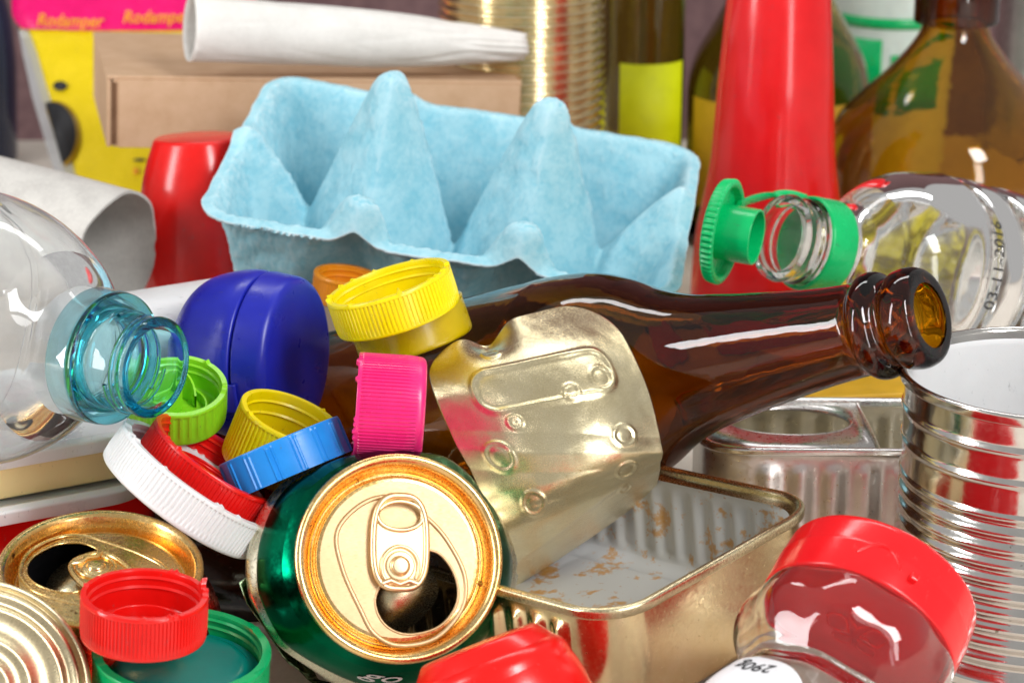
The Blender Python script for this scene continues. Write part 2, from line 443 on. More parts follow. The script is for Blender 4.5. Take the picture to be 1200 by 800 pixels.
# ------------------------------------------------------------------ pouch
def pouch():
    t = thing("snack_pouch", "yellow plastic pouch with pink top band and black dot behind cardboard box", "pouch")
    d0 = 101
    def q(px, py, off=0): return P(px, py, d0 + (py-0)*-.012) - Vector((0, off, 0))
    org = P(130, 240, d0)
    t.location = org*U
    def panel(name, rows, m, off, puff=.5):
        vs, fs = [], []; n = 14
        for j, (y, x0, x1) in enumerate(rows):
            for k in range(n+1):
                s = k/n; px = x0 + (x1-x0)*s
                cr = .12*noise.noise(Vector((px*.05, y*.03, 2.0)))
                vs.append(q(px, y, off + puff*math.sin(PI*min(1, max(0, (px-20)/260))) + cr) - org)
        for j in range(len(rows)-1):
            for k in range(n):
                a = j*(n+1)+k; fs.append((a, a+1, a+n+2, a+n+1))
        return link(name, vs, fs, m, t, 80, .04)
    def lerp_rows(keys, n=24):
        out = []
        y0, y1 = keys[0][0], keys[-1][0]
        for i in range(n+1):
            y = y0 + (y1-y0)*i/n
            for a, b in zip(keys, keys[1:]):
                if a[0] <= y <= b[0]:
                    s = (y-a[0])/(b[0]-a[0]); out.append((y, a[1]+(b[1]-a[1])*s, a[2]+(b[2]-a[2])*s)); break
        return out
    panel("front_panel", lerp_rows([(32, 24, 300), (60, 34, 300), (100, 46, 300), (150, 62, 300), (200, 78, 300), (245, 92, 300)]), plastic("pouch_yellow", (.8, .6, .0), .25, 0, .08), .0)
    panel("zip_band", lerp_rows([(-30, 16, 300), (5, 14, 300), (18, 15, 300), (26, 19, 300), (33.5, 27, 300)]), plastic("pouch_pink", (.85, .0, .16), .25, 0), .06)
    panel("clear_edge", lerp_rows([(34, 22, 34), (60, 27, 44), (100, 36, 56), (150, 50, 74), (200, 66, 90), (245, 80, 104)]), film("pouch_film", (.88, .9, .93), .1, .2, .3), .12)
    def blob(name, cx, cy, rx, ry, m, off):
        outer = [(cx + rx*math.cos(a), cy + ry*math.sin(a)) for a in [2*PI*k/60 for k in range(60)]]
        outer = [(x, y) for x, y in outer if x > 50 + (y-110)*.32]
        vs, fs = plate_data(outer)
        vs = [q(v.x, v.y, off + .5*math.sin(PI*min(1, max(0, (v.x-20)/260)))) - org for v in vs]
        link(name, vs, fs, m, t, 80, .02)
    blob("printed_dot", 73, 98, 8.5, 5.5, BLACK, .2)
    blob("printed_circle", 66, 156, 31, 40, plastic("ochre_print", (.35, .2, .0), .3, 0), .16)
    blob("printed_circle", 64, 154, 28, 37, BLACK, .22)
    blob("printed_dash", 166, 183, 7, 1.8, BLACK, .2)
    blob("printed_mark", 162, 196, 3, 3.5, ORANGE, .2)
    for cx, cy in ((84, 22), (186, 17)):
        vs, fs = text_data("Rodamper", 19.5, .25, 0, .25)
        vs = [q(cx + v.x*.95, cy - v.y*1.05, .3 + .5*math.sin(PI*min(1, max(0, (cx + v.x-20)/260)))) - org for v in vs]
        link("lettering", vs, fs, plastic("orange_print", (.9, .36, .01), .4, 0), t, 0)
pouch()

# ------------------------------------------------------------------ cardboard box + roll
def box():
    t = thing("cardboard_box", "flat brown cardboard box lying under the white paper roll", "box")
    L, W, H = 15.4, 9.5, 2.5
    th = .16
    parts = [boxd((L/2+.05, th/2, H/2), (L-.35, th, H)), boxd((th/2, W/2, H/2), (th, W, H)), boxd((L-th/2-.02, W/2, H/2), (th, W, H)),
             boxd((L/2, W-th/2, H/2), (L-.33, th, H)), boxd((L/2, W/2, th/2-.005), (L-.34, W-.34, th))]
    vs, fs = merge(*parts); bevel(link("tray", vs, fs, CARD, t, 0), .04, 2)
    vs, fs = boxd((L/2, W/2-.02, H+.06), (L+.05, W+.05, .15)); bevel(link("top_flap", vs, fs, CARD, t, 0), .05, 3)
    vs, fs = boxd((.26, .06, H/2-.02), (.2, .14, H-.2)); link("flap_slot_shade", vs, fs, CARD_SHADE, t, 0)  # dark block filling the slot, its shade put into the colour
    vs, fs = boxd((L/2+.2, -.02, H/2-.01), (L-.44, .14, H+.0)); bevel(link("front_flap", vs, fs, CARD, t, 0), .03, 2)
    z = Vector((.055, .03, 1)); x = Vector((.97, .22, -.05))
    pose(t, 125, 172, 83, z, x, True)
box()
def paper_roll():
    t = thing("paper_roll", "rolled sheet of white paper lying on the cardboard box", "paper roll")
    vs, fs = [], []; n = 150; rows = 60
    for j in range(rows+1):
        s = j/rows; z = s*12.6
        fl = max(0, (s-.55)/.45)
        rx = 1.22*(1-.12*s) * (1+.1*fl); ry = 1.22*(1-.2*s)*(1-.42*fl**1.3)
        for k in range(n+1):
            a = -1.1 + 2*PI*1.35*k/n
            sp = 1 - .055*k/n
            w_ = 1 + .02*noise.noise(Vector((math.cos(a)*2, math.sin(a)*2, z*.5))) - (.02+.1*fl)*max(0, .25-abs(noise.noise(Vector((math.cos(a)*2.2, math.sin(a)*2.2, z*.3)))))*4
            end = .35*noise.noise(Vector((a*1.3, 3, 0)))*max(0, s-.9)*10
            vs.append((rx*sp*w_*math.cos(a), ry*sp*w_*math.sin(a), z+end))
    for j in range(rows):
        for k in range(n):
            a = j*(n+1)+k; fs.append((a, a+1, a+n+2, a+n+1))
    link("sheet", vs, fs, ROLLP, t, 80, .02)
    pose(t, 222, 33, 82, (.97, -.055, -.2), (0, 0, 1))
    t2 = t.matrix_world
paper_roll()

# ------------------------------------------------------------------ grey tube
def tube_card():
    t = thing("cardboard_tube", "grey cardboard tube with open end behind the clear teal-necked bottle", "tube")
    n = 100; rows = 30; vs, fs = [], []
    def surf(r, zz, a, s):
        w_ = 1 + .03*noise.noise(Vector((math.cos(a), math.sin(a), zz*.15)))
        return (r*w_*1.0*math.cos(a), r*w_*1.0*math.sin(a), zz + (.22*noise.noise(Vector((math.cos(a)*1.5, math.sin(a)*1.5, 7)))*(s > .9)))
    prof = [(2.2, -13+13*j/rows, j/rows) for j in range(rows+1)] + [(2.1, 13-13-13*j/rows, 1-j/rows) for j in range(rows+1)]
    for r, z, s in prof:
        for k in range(n): vs.append(surf(r, z, 2*PI*k/n, s))
    for j in range(len(prof)-1):
        for k in range(n):
            k2 = (k+1) % n; fs.append((j*n+k, j*n+k2, (j+1)*n+k2, (j+1)*n+k))
    link("tube_wall", vs, fs, TUBEP, t, 60)
    pose(t, 140, 300, 75, (.8, -.22, .52), (0, 1, 0))
tube_card()

# ------------------------------------------------------------------ tapered red cups
def red_cup(label, px, py, d, axis, k=1.0, h=5.4, spin=0, fl=.012):
    t = thing("red_spout_cap", label, "cap", "red tapered bottle caps")
    def fn(r, z, a):
        f = 1 + fl*math.cos(5*a)*min(1, r)
        return (r*f*math.cos(a), r*f*math.sin(a), z)
    lathe("shell", rp([(2.35*k, 0, .1), (2.32*k, .5, .2), (2.27*k, h*.28, .5), (2.2*k, h*.52, .8), (1.95*k, h*.78, .6), (1.5*k, h, .12), (0, h+.03)]) , RED, t, 96, fn)
    lathe("inside", rp([(2.35*k, 0), (2.2*k, 0, .05), (2.05*k, 2, .5), (1.4*k, h-.2, .1), (0, h-.2)]), RED, t, 72)
    pose(t, px, py, d, axis, spin=spin); return t
red_cup("tapered red plastic cap standing upside down beside the blue egg carton", 243, 338, 79, (-.06, .97, .2), 1.0, 5.3)
red_cup("tapered glossy red cap cut by the bottom edge below the green can", 606, 872, 53, (-.36, .92, .07), .95, 2.5, 20, .003)

# ------------------------------------------------------------------ egg carton
def carton():
    L, W, D = 7.75, 5.3, 4.9
    def sdf(x, y, r=1.3):
        qx, qy = abs(x)-(L-r), abs(y)-(W-r)
        return r - (math.hypot(max(qx, 0), max(qy, 0)) + min(max(qx, qy), 0))
    def smax(vals, k=.28):
        m = max(vals); return m + k*math.log(sum(math.exp((v-m)/k) for v in vals))
    def H(x, y):
        e = sdf(x, y)
        s = min(1, max(0, (e-.3)/1.9))
        zw = -D*(s*s*(3-2*s)) if s < 1 else -D
        vals = [zw, -D+.0]
        for cx in (-2.6, 2.6):
            for cy, tip, sx, sy, rho in ((0, 3.4, 3.3, 3.5, .12), (-4.6, 1.25, 3.2, 2.6, .12), (4.95, .2, 2.6, 2.0, .2)):
                dx, dy = abs(x-cx)/sx, abs(y-cy)/sy
                q = (dx**1.5 + dy**1.5 + 1e-6)**(1/1.5)
                q = .5*((q-.16) + math.sqrt((q-.16)**2 + .004))/.84
                vals.append(tip - (tip+D)*min(q, 1.2))
            vals.append(-3.0 - 3.0*(abs(x-cx)/1.0)**1.5)
        for cx in (-7.3, 7.3):
            dx, dy = abs(x-cx)/3.3, abs(y)/(2.6 if cx < 0 else 3.1)
            q = (dx**1.6 + dy**1.6 + .015)**(1/1.6)
            vals.append((.6 if cx < 0 else 1.1) - (D+.6)*(math.sqrt(q*q+.04)-.2))
        vals.append(-3.4 - 3*(abs(y)/.9)**1.5)
        return smax(vals)
    NX, NY = 330, 230; vs, fs = [], []
    r = 1.3
    for j in range(NY+1):
        b = -1 + 2*j/NY; b = math.sin(b*PI/2)*.35 + b*.65
        y = b*W
        ey = abs(y)-(W-r); hx = L if ey <= 0 else L - r + math.sqrt(max(0, r*r-ey*ey))
        for i in range(NX+1):
            a = -1+2*i/NX; a = math.sin(a*PI/2)*.35 + a*.65
            x = a*hx
            z = H(x, y)
            p = Vector((x, y, z))
            e = sdf(x, y)
            n3 = noise.noise(p*1.6)*.05 + noise.noise(p*4.1)*.03 + noise.noise(p*9)*.022 + noise.noise(p*19)*.012
            edge = max(0, 1-e/.5); n3 *= 1-.7*edge
            vs.append((x*(1+edge*.006*noise.noise(p*1.3)) + n3, y + n3 + edge*.05*noise.noise(Vector((x, y, 9))*2),
                       z + n3 - edge*.12 + .16*noise.noise(Vector((x*.25, y*.25, 3)))))
    for j in range(NY):
        for i in range(NX):
            a = j*(NX+1)+i; fs.append((a, a+1, a+NX+2, a+NX+1))
    o = link("egg_carton", vs, fs, PULP, None, 180, .11, -1)
    tag(o, "light blue moulded pulp egg carton lying open in front of the box", "egg carton")
    pose(o, 541, 208, 75.5, (.107, .868, .48), (.98, -.17, .09))
carton()

# ------------------------------------------------------------------ bottles
def beer():
    t = thing("amber_beer_bottle", "dark amber beer bottle lying across the pile with its open mouth at right", "bottle")
    outer = rp([(.86, -.02, .05), (1.2, 0, .2), (1.36, -.35, .3), (1.3, -.8, .15), (1.14, -.92, .1), (1.14, -1.1, .1), (1.42, -1.3, .2), (1.44, -1.65, .2), (1.22, -1.9, .2)], 6)
    outer += [(v.x, v.y) for v in spline([(1.24, -2.1), (1.32, -3.2), (1.5, -4.6), (1.72, -6), (1.95, -7.2), (2.3, -8.2), (2.8, -9.2), (3.15, -10.2), (3.3, -11.4), (3.32, -13), (3.32, -22), (3.2, -23.2), (2.6, -23.8)], 9)]
    outer += [(0, -23.6)]
    inner = [(0, -23.1), (2.5, -23.2)] + [(v.x, v.y) for v in spline([(2.95, -22.6), (3.03, -21), (3.03, -13), (3.0, -11.6), (2.8, -10.3), (2.4, -9.3), (1.9, -8.3), (1.55, -7.2), (1.3, -6), (1.08, -4.6), (.92, -3.2), (.85, -2), (.83, -.6), (.84, -.1)], 9)]
    lathe("glass_body", outer + inner, AMBER, t, 140, closed=True, smooth=60)
    pose(t, 1091, 369, 58.5, (.872, .185, .45), (0, 1, 0))
beer()

def left_pet():
    t = thing("clear_bottle", "clear empty plastic bottle with open teal neck at the left edge", "bottle", "clear plastic bottles")
    body = spline([(1.1, -1.9), (1.3, -2.2), (1.7, -2.75), (2.6, -3.5), (3.25, -4.6), (3.55, -5.8), (3.6, -6.8), (3.5, -7.2), (3.5, -7.5), (3.62, -7.8), (3.62, -9.4), (3.5, -9.8), (3.5, -10.1), (3.62, -10.5), (3.62, -15)], 9)
    def fn(r, z, a):
        f = 1 + (.018*math.cos(6*a)*min(1, max(0, (-z-3)/3)) if z > -7.2 else 0) + .02*noise.noise(Vector((math.cos(a)*1.2, math.sin(a)*1.2, z*.35)))
        return (r*f*math.cos(a), r*f*math.sin(a), z)
    lathe("body", shell2([(v.x, v.y) for v in body]), PET_HAZY, t, 120, fn, smooth=70, closed=True)
    pr = rp([(1.27, 0, .05), (1.3, -.1, .05), (1.24, -.25, .05), (1.24, -1.25, .1), (1.7, -1.32, .04), (1.7, -1.5, .04), (1.3, -1.55, .1), (1.32, -1.9, .1), (1.14, -1.95, .05), (1.05, -1.2, .2), (1.05, 0, .06)], 5)
    lathe("neck", pr, TEAL, t, 110, closed=True, smooth=50)
    for z0, s in ((-.35, 0), (-.62, 2.0), (-.9, 4.1)):
        pts = [(1.26*math.cos(a), 1.26*math.sin(a), z0 - .1*(a-s)/3) for a in [s + 2.6*k/40 for k in range(41)]]
        vs, fs = tube_data(pts, .055); link("thread", vs, fs, TEAL, t, 80)
    vs, fs = merge(lathe_data(rp([(1.6, -1.5), (1.6, -2.1, .1), (1.55, -2.2)]), 80)); 
    lathe("collar", rp([(1.72, -1.52), (1.74, -2.15, .08), (1.45, -2.2), (1.45, -1.6), (1.72, -1.52)]), film("teal_film", (.6, .86, .9), .05, .15, .1), t, 90)
    pose(t, 183, 431, 57, (.76, -.17, .63), (0, 1, 0))
left_pet()

def right_pet():
    t = thing("clear_bottle", "clear plastic bottle with green collar and open green flip lid at right", "bottle", "clear plastic bottles")
    body = spline([(1.3, -1.9), (1.32, -2.3), (1.6, -2.7), (2.3, -3.3), (2.85, -4.2), (3.1, -5.4), (3.15, -5.9), (2.95, -6.15), (2.95, -6.35), (3.15, -6.6), (3.1, -7.4), (2.85, -7.7), (2.8, -7.9), (3.1, -8.2), (3.1, -9.3), (3.0, -9.9), (2.85, -10.1), (3.05, -10.6), (3.15, -11.6), (3.0, -12.2), (3.2, -13), (3.2, -16), (2.6, -17), (0, -16.5)], 9)
    def fn(r, z, a):
        f = 1 + .02*noise.noise(Vector((math.cos(a)*1.5, math.sin(a)*1.5, z*.5)))
        return (r*f*math.cos(a), r*f*math.sin(a), z)
    lathe("body", shell2([(v.x, v.y) for v in body]), PET, t, 120, fn, smooth=70, closed=True)
    lathe("neck", rp([(1.34, 0, .08), (1.4, -.2, .06), (1.3, -.4, .06), (1.3, -.6, .06), (1.38, -.75, .06), (1.3, -.95, .06), (1.3, -2), (1.1, -2), (1.1, 0, .1)], 5), PETT, t, 100, closed=True, smooth=50)
    lathe("collar", rp([(1.42, -.95), (1.5, -1.0, .05), (1.53, -1.95, .08), (1.4, -2.0), (1.38, -1.0), (1.42, -.95)]), GREEN2, t, 90)
    # flip lid hanging open off the collar
    ax = Vector((.1, 0, 1)).normalized()
    lid = lathe("flip_lid", rp([(0, .42), (1.3, .42, .08), (1.55, .35, .1), (1.6, .0, .05), (1.5, -.08, .05), (1.4, -.02), (1.36, .2), (.86, .22, .04), (.86, -.95, .05), (.78, -.95, .03), (.76, .15), (0, .16)]), GREEN2, t, 432,
                fn=lambda r, z, a: ((r + (.045*max(-.3, math.cos(54*a)) if r > 1.5 and -.02 < z < .36 else 0))*math.cos(a), (r + (.045*max(-.3, math.cos(54*a)) if r > 1.5 and -.02 < z < .36 else 0))*math.sin(a), z), smooth=35)
    
    pose(t, 913, 278, 71, (-.77, .17, .6), (0, 1, 0))
    inv = t.matrix_basis.inverted()
    pts = spline([inv @ (P(*c)*U)/U for c in ((866, 240, 70.4), (884, 233, 71.8), (905, 229, 72.6), (926, 229, 72.6), (944, 234, 72.2))], 6)
    vs, fs = tube_data(pts, .17, False, 10, flat=.5); link("hinge_strap", vs, fs, GREEN2, t, 60)
    # printed date
    vs, fs = text_data("03-11-2016", .62, 0, 0, .004)
    out = []
    for v in vs:
        a = -1.5 + v.x/3.1; rr = 3.2
        out.append((rr*math.cos(a), rr*math.sin(a), -6.3 + v.y))
    link("printed_date", out, fs, BLACK, t, 0)
    tmp = bpy.data.objects.new("tmp", None); pose(tmp, 852, 272, 69.6, (-.955, .17, -.28), (0, 1, 0))
    mw = tmp.matrix_world.copy() if False else tmp.matrix_basis.copy(); bpy.data.objects.remove(tmp)
    lid.matrix_basis = t.matrix_basis.inverted() @ mw
right_pet()

# ------------------------------------------------------------------ caps
def cap(label, px, py, d, axis, r, h, m, knurl=0, amp=.035, wall=.13, fil=.14, burr=0, name="plastic_cap", inner=True, liner=None, seg=None, group="loose plastic caps", spin=0, taper=0, pairs=False, kz=(.14, .12), rings=1):
    """a screw cap; local +Z is its open side"""
    t = thing(name, label, "cap", group)
    prof = [(0, 0), (r*.7, 0), (r-fil*1.5, 0)] + rp([(r-fil*1.4, 0), (r, 0, fil), (r, kz[0]+fil)], 6)
    prof += [(r, kz[0]+fil+.03)] + [(r, z) for z in (h*.5,)] + [(r, h-kz[1]-.02), (r, h-kz[1]), (r+.02, h-kz[1]+.03), (r+.02, h-.03), (r, h), (r-wall, h), (r-wall-.01, h-.03)]
    zi = [h*.82, h*.75, h*.6, h*.52] if inner else []
    for k, z in enumerate(zi): prof += [(r-wall-.01, z+.05), (r-wall-.06, z), (r-wall-.01, z-.04)] if k % 2 == 0 else []
    prof += rp([(r-wall-.02, h*.4), (r-wall-.03, .14, .1), (0, .14)])
    seg = seg or (knurl*6 if knurl else 96)
    rnd = random.Random(int(px*7+py))
    bs = [(rnd.uniform(0, 2*PI), rnd.uniform(.03, .08)) for _ in range(burr)]
    def fn(rr, z, a):
        if knurl and rr > r-.005 and kz[0]+fil-.01 < z < h-kz[1]+.01:
            c = math.cos(knurl*a)
            if pairs:
                u = (a*pairs/(2*PI)) % 1
                c = 1 if (.36 < u < .43 or .57 < u < .64) else -.1
            rr = rr + amp*max(-.55, min(.6, c*1.2))
        zz = z
        if bs and z > h-.005 and rr > r-wall-.005:
            for ba, bh in bs:
                dd = abs((a-ba+PI) % (2*PI)-PI)
                zz += bh*math.exp(-(dd*r/.05)**2); rr += .4*bh*math.exp(-(dd*r/.05)**2)
        rr *= 1 - taper*(z/h)
        return (rr*math.cos(a), rr*math.sin(a), zz)
    lathe("shell", prof, m, t, seg, fn, smooth=40)
    if rings:
        rr = r*.62
        for k in range(rings):
            q = rr - k*.28
            lathe("seal_ring", rp([(q, .13), (q, .42, .03), (q-.07, .42, .03), (q-.07, .13)]), m, t, 72)
    if liner:
        lathe("liner", rp([(0, h*.62), (r*.5, h*.62), (r*.72, h*.6, .2), (r*.8, h*.4, .1), (r-wall-.05, h*.4)]), liner, t, 96)
    pose(t, px, py, d, axis, spin=spin)
    return t
cap("lemon yellow ribbed cap resting open side up on the dark beer bottle", 468, 372, 61.5, (-.3, .92, .25), 1.72, 1.05, YEL, 90, .03, burr=14)
cap("bright pink ribbed cap standing on edge above the green can", 497, 480, 58.6, (-.985, .06, .03), 1.36, 1.75, PINK, 84, .035, burr=12, fil=.32)
cap("light blue cap with paired ridges wedged beside the pink cap", 326, 516, 58.8, (.37, -.88, .02), 1.66, .98, SKYBLUE, 60, .05, pairs=16, kz=(.04, .03), fil=.07)
cap("small egg-yolk yellow cap tucked behind the light blue cap", 318, 548, 60.6, (-.40+.72, .78, .38), 1.42, 1.6, YEL2, 66, .025, burr=4)
cap("lime green cap with inner spout lying below the teal bottle neck", 207, 487, 61.0, (.0, .78, .62), 1.32, 1.05, LIME, 34, .03, burr=9)
cap("large white ribbed cap leaning on its edge above the gold can", 207, 592, 58.3, (.56, .78, .2), 2.32, 1.02, WHITE, 110, .035, burr=16, wall=.2, fil=.2)
cap("red ribbed cap nested inside the large white cap", 232, 572, 58.9, (.54, .8, .26), 1.9, 1.0, RED, 100, .03, burr=5, rings=2)
cap("open red cap sitting on top of the green cap at lower left", 168, 745, 54.6, (.01, .9, .43), 1.5, 1.12, RED, 100, .028, burr=14)
cap("large green cap with teal liner at the bottom edge", 212, 800, 56, (.01, .86, .5), 2.16, .95, GREEN, 0, burr=18, wall=.2, liner=TEALIN, rings=0)
cap("small orange cap under the egg carton behind the yellow cap", 402, 352, 72, (.1, .9, .3), 1.0, .9, ORANGE, 60, .02)

lc = bpy.data.objects["plastic_cap.004"]
def lime_spout(lc):
    rows = 12; vs, fs = [], []
    for k in range(rows+1):
        s = k/rows; a = .3 + 2.3*s
        rr = .55 + .25*s
        x, y = rr*math.cos(a), rr*math.sin(a)
        vs += [(x, y, .1), (x, y, .55 + .5*math.sin(PI*s)), (x*.9, y*.9, .55 + .5*math.sin(PI*s)), (x*.9, y*.9, .1)]
    for k in range(rows):
        for q in range(4):
            q2 = (q+1) % 4; fs.append((k*4+q, k*4+q2, k*4+4+q2, k*4+4+q))
    link("spout", vs, fs, LIME, lc, 50)
    b = boxd((-.25, -.2, .5), (1.0, .1, .75), Matrix.Rotation(.7, 3, 'Z')); bevel(link("pull_tab", *b, LIME, lc, 0), .04)
lime_spout(lc)
cap("mustard yellow cap tucked between the lemon cap and the dark beer bottle", 490, 408, 62.8, (-.32, .92, .12), 1.62, 1.1, plastic("cap_reflection_mustard", (.5, .36, .0), .25, .1), 0, burr=0, fil=.3)  # extra cap added in place of a reflection in the bottle glass
# big blue closure
def blue_cap():
    t = thing("blue_dispenser_cap", "big smooth deep blue oval dispenser cap lying behind the small caps", "cap")
    def fn(r, z, a): return (r*math.cos(a)*1.04, r*math.sin(a)*.96, z)
    lathe("lid", rp([(0, .06), (1.5, .03), (2.12, -.05, .25), (2.24, -.95, .1), (2.16, -1.0), (0, -1.0)], 8), BLUE, t, 110, fn, smooth=60)
    lathe("base", [(v.x, v.y) for v in spline([(2.0, -1.0), (2.12, -1.04), (2.22, -1.12), (2.26, -1.4), (2.2, -1.9), (2.0, -2.6), (1.6, -3.1), (.9, -3.5), (0, -3.6)], 8)], BLUE, t, 110, fn, smooth=60)
    lathe("hinge", rp([(2.27, -.8), (2.32, -.85, .03), (2.34, -1.25, .05), (2.27, -1.35)]), BLUE, t, 20, fn, a0=PI/2-.18+.5, a1=PI/2+.18+.5, solid=.06)
    pose(t, 351, 420, 64.3, (.89, -.07, .45), (0, 1, 0))
    t.matrix_world = t.matrix_basis @ Matrix.Scale(1.04, 4)
blue_cap()
t = thing("white_bottle", "smooth white plastic bottle lying behind the big blue cap", "bottle")
lathe("body", rp([(0, -4), (1.9, -4, .4), (2.0, -3, .3), (2.0, 1.6, .6), (0, 2.2)]), WHITE, t, 80)
pose(t, 232, 408, 68, (.96, .16, -.2), (0, 1, 0))

# ------------------------------------------------------------------ drink cans
def rot2(p, a): return (p[0]*math.cos(a)-p[1]*math.sin(a), p[0]*math.sin(a)+p[1]*math.cos(a))
def can_lid(t, R, rot, gold, deep, panel=None):
    lid = lathe("lid", rp([(R-.06, -.5), (R+.02, -.35, .06), (R+.04, -.04, .08), (R-.08, .02, .08), (R-.2, -.06, .06), (R-.26, -.25, .05), (R-.34, -.62, .08), (R-.46, -.66, .06), (R-.5, -.36, .07), (R-.62, -.34)], 6), deep, t, 140, smooth=60)
    q = 1/47.5
    tear = [(0,72),(-40,66),(-72,32),(-66,-12),(-44,-60),(-27,-88),(2,-101),(45,-92),(76,-58),(80,-20),(62,18),(38,46)]
    hole = [(20,8),(48,8),(68,-18),(71,-50),(50,-78),(12,-88),(-16,-76),(-27,-48),(-12,-20)]
    tr = lambda L, n: [rot2((v.x*q, v.y*q), rot) for v in (cspline([(a, b, 0) for a, b in L], n))]
    zp = -.345
    hl = tr(hole, 6)
    vs, fs = plate_data([((R-.6)*math.cos(2*PI*k/120), (R-.6)*math.sin(2*PI*k/120)) for k in range(120)], [hl], zp)
    a = (vs, fs)
    tl = [(x, y, zp) for x, y in tr(tear, 8)]
    b = tube_data(tl, .06, True, 10, flat=.6)
    c = tube_data([(x, y, zp-.01) for x, y in hl], .035, True, 8)
    vs, fs = merge(a, b, c)
    link("panel", vs, fs, panel or gold, lid, 50)
    # torn tongue pushed inside
    tg = [(20,0),(45,-15),(52,-40),(30,-70),(0,-84),(-24,-66),(-20,-30)]
    lp = tr(tg, 5); vs, fs = plate_data(lp, [], 0)
    c0 = Vector((*rot2((-.2, -.1), rot), 0))
    nd = Vector(rot2((.55, -.83), rot) + (0,))
    vs = [v + Vector((0, 0, zp-.1)) - Vector((0, 0, 1))*max(0, (v-c0).dot(nd))*.35 for v in vs]
    link("tongue", vs, fs, GOLD_PALE, lid, 40, .03)
    # ring pull
    ring = []
    for k in range(72):
        an = 2*PI*k/72; ca, sa = math.cos(an), math.sin(an)
        e = 2/3.1
        ring.append((math.copysign(abs(ca)**e, ca)*34*(1-.06*(sa > 0)*sa) + 1, math.copysign(abs(sa)**e, sa)*57 + 19))
    fh = [(1 + 27*math.cos(2*PI*k/48), 50 + 17*math.sin(2*PI*k/48)) for k in range(48)]
    s2 = lambda L: [rot2((x*q, y*q), rot) for x, y in L]
    zt = zp + .17
    p1 = plate_data(s2(ring), [s2(fh)], zt)
    p2 = tube_data([(x, y, zt) for x, y in s2([(1+(x-1)*.93, 19+(y-19)*.96) for x, y in ring])], .085, True, 12)
    p3 = tube_data([(x, y, zt) for x, y in s2(fh)], .06, True, 10)
    tongue_ring = [(1 + 22*math.cos(a_), -10 + 24*math.sin(a_), 0) for a_ in [-.6+PI*1.4*k/30 for k in range(31)]]
    p4 = tube_data([(*rot2((x*q, y*q), rot), zt+.02) for x, y, _ in tongue_ring], .05, False, 8)
    noses = tube_data([(*rot2((x*q, y*q), rot), zt+.03) for x, y in ((-20, -30), (-10, -26), (1, -31), (12, -26), (22, -30))], .075, False, 8)
    vs, fs = merge(p1, p2, p3, p4, noses)
    tab = link("ring_pull", vs, fs, gold, lid, 50)
    lathe("rivet", [(x, z+zt) for x, z in rp([(0, .12), (.2, .12, .05), (.24, .03, .04), (.36, .03, .04), (.42, -.1), ])], gold, tab, 40).location = Vector((*rot2((1*q, -9*q), rot), 0))*U
    return lid

